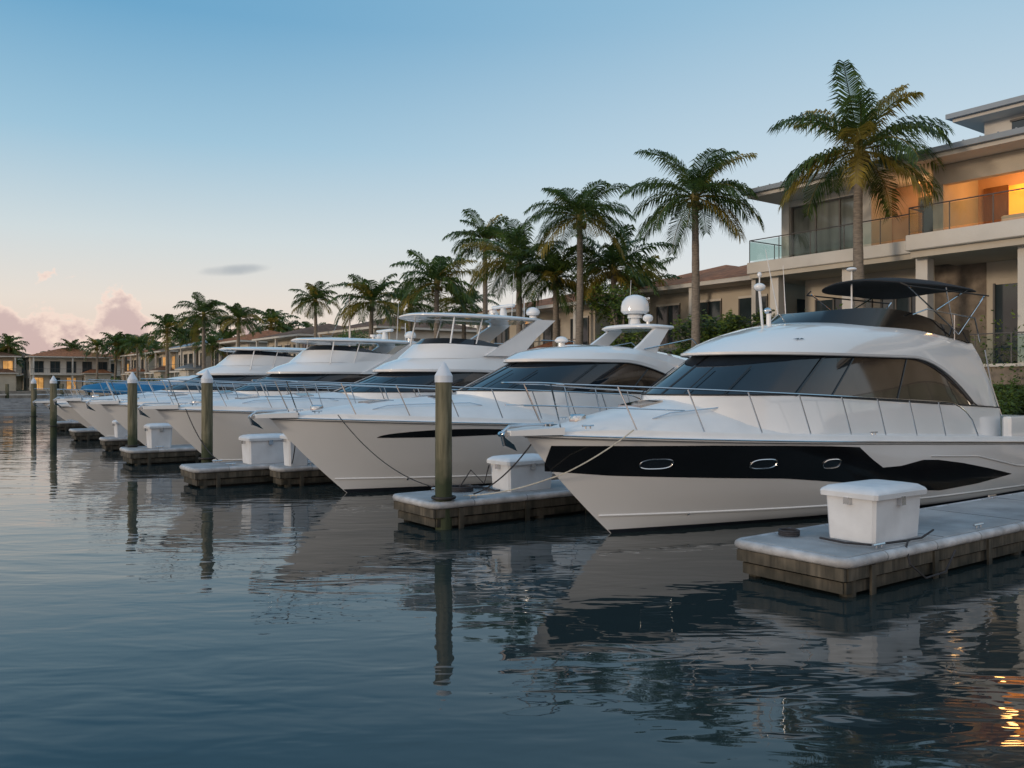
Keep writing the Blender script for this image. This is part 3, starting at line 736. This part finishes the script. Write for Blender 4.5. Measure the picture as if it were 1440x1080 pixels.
rslab(23.1,41,-13,14.0,11.0,.0,.16,stuccow); rslab(22.9,41.2,-13.1,14.2,11.16,.35,.2,roofm)
rslab(27.2,38,-9,6.8,13.4,0,.14,stuccow); rslab(27.0,38.1,-9.1,7.0,13.54,.35,.2,roofm)
v=-12.5
while v<14.1: mb.box(23.0,23.06,v,v+.05,11.37,11.42,roofm); v+=.6
mb.build('roof',H)
mb=MB()
mb.box(25.3,25.34,9.5,13.2,8.15,10.75,curt)
for V in(9.5,10.7,11.9,13.12): mb.box(25.24,25.32,V,V+.08,8.15,10.75,framem)
mb.box(25.25,25.33,9.5,13.2,10.66,10.74,framem)
mb.box(26.54,26.59,6.35,7.9,8.2,10.4,framem)
for a,b_ in((-3,-.2),(.2,4.6),(7.2,9.2),(9.6,12.4)):
    mb.box(25.93,25.97,a,b_,3.25,6.4,winm); 
    for q in range(4): v=lerp(a,b_-.06,q/3); mb.box(25.88,25.95,v,v+.07,3.25,6.45,framem)
mb.box(28.12,28.18,1.2,4.9,12.25,13.15,winm); mb.box(28.06,28.13,1.15,4.95,13.12,13.2,framem); mb.box(28.06,28.13,2.9,3.0,12.2,13.15,framem)
mb.box(28.12,28.18,-5,.4,12.25,13.15,winm)
for a,b_ in((2.3,3.2),(4.6,5.5),(-2.4,1.2)): mb.box(27.05,27.13,a,b_,8.2,10.4,woodbr)
mb.build('windows',H)
mb=MB()
mb.box(26.5,26.53,6.45,7.15,8.3,10.3,emis('lit_curtain',lin(235,185,90),.6)); mb.box(26.5,26.53,7.2,7.8,8.3,10.3,winm)
mb.box(27.08,27.12,3.25,4.55,8.2,10.35,emis('lit_room',lin(255,170,60),1.0))
lamp=emis('ceiling_lamp',lin(255,180,95),2.5)
for V in(4.4,2.8,.5,-2): mb.tube([(25.8,V,10.88),(25.8,V,10.94)],.09,lamp,10)
mb.tube([(26.0,7.5,10.88),(26.0,7.5,10.94)],.08,lamp,10)
mb.build('lit_windows',H)
mb=MB()
mb.box(25.0,25.8,3.0,4.2,8.15,8.55,cream,.05); mb.box(25.6,25.85,3.0,4.2,8.5,8.95,cream,.05); mb.tube([(24.9,2.3,8.15),(24.9,2.3,8.6)],.2,woodbr,12)
mb.build('terrace_furniture',H)
mb=MB()
def railing(x0,y0,x1,y1,z,h=1.0,m=None,step=1.4,cm=steel):
    n=max(1,int(math.hypot(x1-x0,y1-y0)/step))
    mb.tube([(x0,y0,z+h),(x1,y1,z+h)],.025,cm,6)
    for i in range(n+1):
        x,y=lerp(x0,x1,i/n),lerp(y0,y1,i/n); mb.tube([(x,y,z),(x,y,z+h)],.022,cm,6)
    dx,dy=(y1-y0),-(x1-x0); l=math.hypot(dx,dy); dx*=.008/l; dy*=.008/l
    mb.add([(x0-dx,y0-dy,z+.08),(x1-dx,y1-dy,z+.08),(x1-dx,y1-dy,z+h-.06),(x0-dx,y0-dy,z+h-.06)],[[0,1,2,3]],m)
gm,nt,b=newmat('clear_railing_glass'); N=nt.nodes
tr=N.new('ShaderNodeBsdfTransparent'); tr.inputs[0].default_value=(.66,.76,.73,1); gl=N.new('ShaderNodeBsdfGlossy'); gl.inputs['Roughness'].default_value=.03
fr_=N.new('ShaderNodeFresnel'); fr_.inputs[0].default_value=1.4; ms=N.new('ShaderNodeMixShader')
nt.links.new(fr_.outputs[0],ms.inputs[0]); nt.links.new(tr.outputs[0],ms.inputs[1]); nt.links.new(gl.outputs[0],ms.inputs[2]); nt.links.new(ms.outputs[0],N['Material Output'].inputs[0])
railing(23.4,6.15,23.4,14.1,8.13,1.0,gm,1.4,framem); railing(23.4,14.1,27,14.1,8.13,1.0,gm,1.4,framem)
railing(22.4,-12,22.4,6.0,8.15,1.0,gm,1.4,framem); railing(22.4,6.0,23.4,6.0,8.15,1.0,gm,1.4,framem)
railing(22.62,-12,22.62,14.6,3.3,1.05,gm,1.2,framem)
mb.build('balcony_railing',H)
def plight(U,V,z,e,col,r=.25):
    l=bpy.data.lights.new('room_lamp','POINT'); l.energy=e; l.color=col; l.shadow_soft_size=r
    o=bpy.data.objects.new('room_lamp',l); o.location=W(U,V,z); sc.collection.objects.link(o)
plight(25.9,4.0,10.3,80,(1,.45,.14)); plight(25.9,0,10.3,80,(1,.47,.16)); plight(25.8,7.4,10.3,30,(1,.52,.22))
# ---------------------------------------------------------------- villas
def villa(U,V,w,d,st,rot=0,roof=terra,lit=False,wall=stucco,seed=0,nm='villa',base=gz):
    r=random.Random(seed); root=empty(nm,W(U,V,base),TH+rot); mb=MB(); h=3.2*st
    mb.box(0,d,-w/2,w/2,0,h,wall); mb.box(-2.2,.0,-w/2+.3,-w/2+w*.35,0,h-3.2,wall) if st>1 else None
    for s_ in range(1,st): mb.box(-1.6,.02,-w/2,w/2,3.2*s_-.2,3.2*s_,stuccow)
    for k in range(5): 
        y=lerp(-w/2+.2,w/2-.5,k/4); mb.box(-1.5,-1.2,y,y+.3,0,3.2*(st-1)-.2 if st>1 else 3,stuccow)
        if k%2==0: mb.box(-1.5,-1.25,y,y+.25,3.2*(st-1),h,stuccow)
    mb.build('walls',root)
    mb=MB(); n=max(2,int(w/2.6)); litm=emis('villa_lit_window',lin(255,190,110),.5) if lit else None
    for s_ in range(st):
        for k in range(n):
            y=-w/2+w*(k+.5)/n; ww=w/n*.28; m=litm if lit and r.random()<.25 else winm
            mb.box(-.05,-.02,y-ww,y+ww,3.2*s_+.3,3.2*s_+2.5,m)
            mb.box(-.09,-.03,y-ww-.08,y-ww,3.2*s_+.3,3.2*s_+2.6,framem); mb.box(-.09,-.03,y+ww,y+ww+.08,3.2*s_+.3,3.2*s_+2.6,framem); mb.box(-.09,-.03,y-.03,y+.03,3.2*s_+.3,3.2*s_+2.5,framem); mb.box(-.1,-.02,y-ww-.08,y+ww+.08,3.2*s_+2.5,3.2*s_+2.62,stuccow)
        for side in(-1,1):
            for k in range(2): 
                x=d*(.25+.5*k); a,b_=sorted((side*(w/2+.02),side*(w/2+.05))); mb.box(x-.7,x+.7,a,b_,3.2*s_+.8,3.2*s_+2.4,winm)
    mb.build('windows',root)
    mb=MB()
    def hip(x0,x1,y0,y1,z,rise,ov=.7):
        x0-=ov;x1+=ov;y0-=ov;y1+=ov; q=min(x1-x0,y1-y0)/2
        if y1-y0>=x1-x0: a,b_=((x0+x1)/2,y0+q,z+rise),((x0+x1)/2,y1-q,z+rise)
        else: a,b_=(x0+q,(y0+y1)/2,z+rise),(x1-q,(y0+y1)/2,z+rise)
        vs=[(x0,y0,z),(x1,y0,z),(x1,y1,z),(x0,y1,z),a,b_]
        if y1-y0>=x1-x0: fs=[[0,1,4],[1,2,5,4],[2,3,5],[3,0,4,5]]
        else: fs=[[0,1,5,4],[1,2,5],[2,3,4,5],[3,0,4]]
        mb.add(vs,fs,roof); mb.box(x0+.02,x1-.02,y0+.02,y1-.02,z-.22,z-.004,stuccow)
    hip(-1.0,d,-w/2,w/2,h+.22,1.0+.05*w)
    if st>1: hip(-2.4,-.2,-w/2+.3,-w/2+w*.35,h-2.95,.7,.4)
    mb.build('roof',root)
    mb=MB()
    for s_ in range(1,st):
        mb.tube([(-1.55,-w/2+.05,3.2*s_+1),(-1.55,w/2-.05,3.2*s_+1)],.03,framem,5)
        k=-w/2+.05
        while k<w/2: mb.tube([(-1.55,k,3.2*s_),(-1.55,k,3.2*s_+1)],.012,framem,4); k+=.3 if w<12 and V<60 else .8
    mb.build('balcony_railing',root)
villa(28,20.5,9,9,2,0,terra,False,stucco,1,base=1.4)
villa(33,26,8,8,2,0,terra,False,stuccow,11,base=2.4)
villa(29,37,12,10,2,0,terra,True,stucco,2)
villa(29,51,12,10,1,0,terrad,True,stucco,3)
villa(29,66,13,10,2,0,terrad,True,stuccow,4)
villa(28,82,13,10,2,0,terrad,False,stucco,5)
villa(27,99,14,10,2,0,terra,False,stuccow,6)
villa(27,117,14,10,2,0,roofm,False,stuccow,7)
villa(28,136,14,10,2,0,terrad,True,stucco,8)
villa(28,154,14,10,2,0,terra,True,stucco,9)
for i,(U,V) in enumerate(((20,174),(4,177),(-13,178),(33,190),(12,196))): villa(U,V,14,10,2,math.pi/2,[terra,terrad,terra][i%3],True,[stuccow,stucco,stucco][i%3],30+i)
mb=MB()
mb.box(-34,19,150,151.6,.75,.95,stuccow)
for i in range(14):
    for V in(149.9,151.7): mb.tube([(-33+i*4,V,-1),(-33+i*4,V,2.6)],.2,pilem,7)
for i in range(9):
    mb.tube([(-4,60+i*9,-1),(-4,60+i*9,2.6)],.17,pilem,7); mb.box(-3,16,60.2+i*9,61+i*9,.3,.5,concrete)
mb.build('distant_pier',frame=True)
mb=MB()
mb.grid([[(x,-w,0.9),(x,-w*.7,-.2),(x,w*.7,-.2),(x,w,.9)] for x,w in((0,.02),(1.5,.8),(4,1.4),(8,1.3),(10,1.0))],gel,True); mb.box(3,7,-.8,.8,.85,1.5,gel,.1); mb.add([(0,0,.92),(4,-1.4,.9),(10,-1,.9),(10,1,.9),(4,1.4,.9)],[[0,1,2,3,4]],gelw)
mb.tube([(4,0,.9),(4,0,9.2)],.07,steel,6); mb.tube([(4,0,2.2),(8.5,0,2.2)],.06,steel,6); mb.tube([(4,0,9),(.2,0,1)],.012,steel,4); mb.tube([(4,0,9),(9.8,0,1)],.012,steel,4); mb.tube([(4,-.8,6),(4,.8,6)],.02,steel,4)
mb.build('sailboat',loc=(-15.1,60,0),rot=TH)
# ---------------------------------------------------------------- world
w=bpy.data.worlds.new('World'); sc.world=w; w.use_nodes=True; nt=w.node_tree; N=nt.nodes; L=nt.links
for n in list(N): N.remove(n)
out=N.new('ShaderNodeOutputWorld'); tc=N.new('ShaderNodeTexCoord'); sx=N.new('ShaderNodeSeparateXYZ'); L.new(tc.outputs['Generated'],sx.inputs[0])
def ramp(stops):
    r=N.new('ShaderNodeValToRGB'); e=r.color_ramp.elements
    e[0].position=stops[0][0]; e[0].color=stops[0][1]; e[1].position=stops[-1][0]; e[1].color=stops[-1][1]
    for p,c in stops[1:-1]: q=e.new(p); q.color=c
    L.new(sx.outputs[2],r.inputs[0]); return r
rl=ramp([(0,lin(214,188,176)),(.035,lin(230,205,189)),(.09,lin(229,218,208)),(.16,lin(206,216,219)),(.26,lin(156,194,216)),(.38,lin(106,164,201)),(1,lin(110,160,200))])
rr=ramp([(0,lin(212,198,192)),(.05,lin(222,212,206)),(.13,lin(217,220,222)),(.25,lin(193,211,223)),(.40,lin(152,190,214)),(1,lin(120,165,200))])
rb=ramp([(0,lin(250,216,190)),(.15,lin(248,228,212)),(.45,lin(212,220,228)),(1,lin(140,174,204))])
def mrange(v,a,b,c=0,d=1):
    q=N.new('ShaderNodeMapRange'); q.interpolation_type='SMOOTHSTEP'
    for i,x in enumerate((a,b,c,d)): q.inputs[i+1].default_value=x
    L.new(v,q.inputs[0]); return q.outputs[0]
def mixc(f,a,b):
    q=N.new('ShaderNodeMix'); q.data_type='RGBA'
    L.new(f,q.inputs['Factor'])
    for nm,v in(('A',a),('B',b)):
        if isinstance(v,tuple): q.inputs[nm].default_value=v
        else: L.new(v,q.inputs[nm])
    return q.outputs['Result']
base_=mixc(mrange(sx.outputs[0],-.45,.45),rl.outputs[0],rr.outputs[0])
base_=mixc(mrange(sx.outputs[1],.15,-.5),base_,rb.outputs[0])
def math_(op,a,b=None,c=None):
    q=N.new('ShaderNodeMath'); q.operation=op
    for i,v in enumerate((a,b,c)):
        if v is None: continue
        if isinstance(v,(int,float)): q.inputs[i].default_value=v
        else: L.new(v,q.inputs[i])
    return q.outputs[0]
mp=N.new('ShaderNodeMapping'); mp.inputs['Scale'].default_value=(1,1,1.25); L.new(tc.outputs['Generated'],mp.inputs[0])
nz=N.new('ShaderNodeTexNoise'); nz.inputs['Scale'].default_value=19; nz.inputs['Detail'].default_value=8; nz.inputs['Roughness'].default_value=.56; L.new(mp.outputs[0],nz.inputs['Vector'])
hz=mrange(sx.outputs[2],.055,.150,.12,-.30)
az=mrange(sx.outputs[0],-.47,-.30,.06,-.16)
dens=math_('ADD',math_('ADD',nz.outputs[0],hz),az)
cm=mrange(dens,.50,.545)
cc=mixc(mrange(dens,.51,.66),lin(248,222,208),lin(200,172,172))
m2=mixc(math_('MULTIPLY',cm,.85),base_,cc)
dx=math_('MULTIPLY',math_('ADD',sx.outputs[0],.307),28); dzz=math_('MULTIPLY',math_('ADD',math_('ADD',sx.outputs[2],-.126),math_('MULTIPLY',math_('ADD',sx.outputs[0],.307),-.12)),150)
rad=math_('ADD',math_('MULTIPLY',dx,dx),math_('MULTIPLY',dzz,dzz)); wm=mrange(math_('ADD',rad,math_('MULTIPLY',nz.outputs[0],1.6)),.5,2.0,.65,0)
m3=mixc(wm,m2,lin(150,158,168))
bg=N.new('ShaderNodeBackground'); bg.inputs[1].default_value=.98; L.new(m3,bg.inputs[0])
sky=N.new('ShaderNodeTexSky'); sky.sky_type='NISHITA'; sky.sun_disc=False; sky.sun_elevation=math.radians(9); sky.sun_rotation=math.radians(-125); sky.altitude=0
bg2=N.new('ShaderNodeBackground'); bg2.inputs[1].default_value=.012; L.new(sky.outputs[0],bg2.inputs[0])
ad=N.new('ShaderNodeAddShader'); L.new(bg.outputs[0],ad.inputs[0]); L.new(bg2.outputs[0],ad.inputs[1]); L.new(ad.outputs[0],out.inputs[0])
s=bpy.data.lights.new('sun','SUN'); s.energy=1.05; s.angle=math.radians(8); s.color=(1,.80,.60)
so=bpy.data.objects.new('sun',s); sc.collection.objects.link(so)
az_=math.radians(-125); el=math.radians(9)
d=Vector((math.sin(az_)*math.cos(el),math.cos(az_)*math.cos(el),math.sin(el)))
so.rotation_euler=d.to_track_quat('Z','Y').to_euler()
# ---------------------------------------------------------------- camera
c=bpy.data.cameras.new('camera'); c.lens=30; c.sensor_width=36; c.clip_end=6000; c.clip_start=.1
co=bpy.data.objects.new('camera',c); co.location=(0,0,2.6); co.rotation_euler=(math.radians(90),0,0); sc.collection.objects.link(co); sc.camera=co
sc.view_settings.view_transform='Standard'; sc.view_settings.look='None'; sc.view_settings.exposure=0
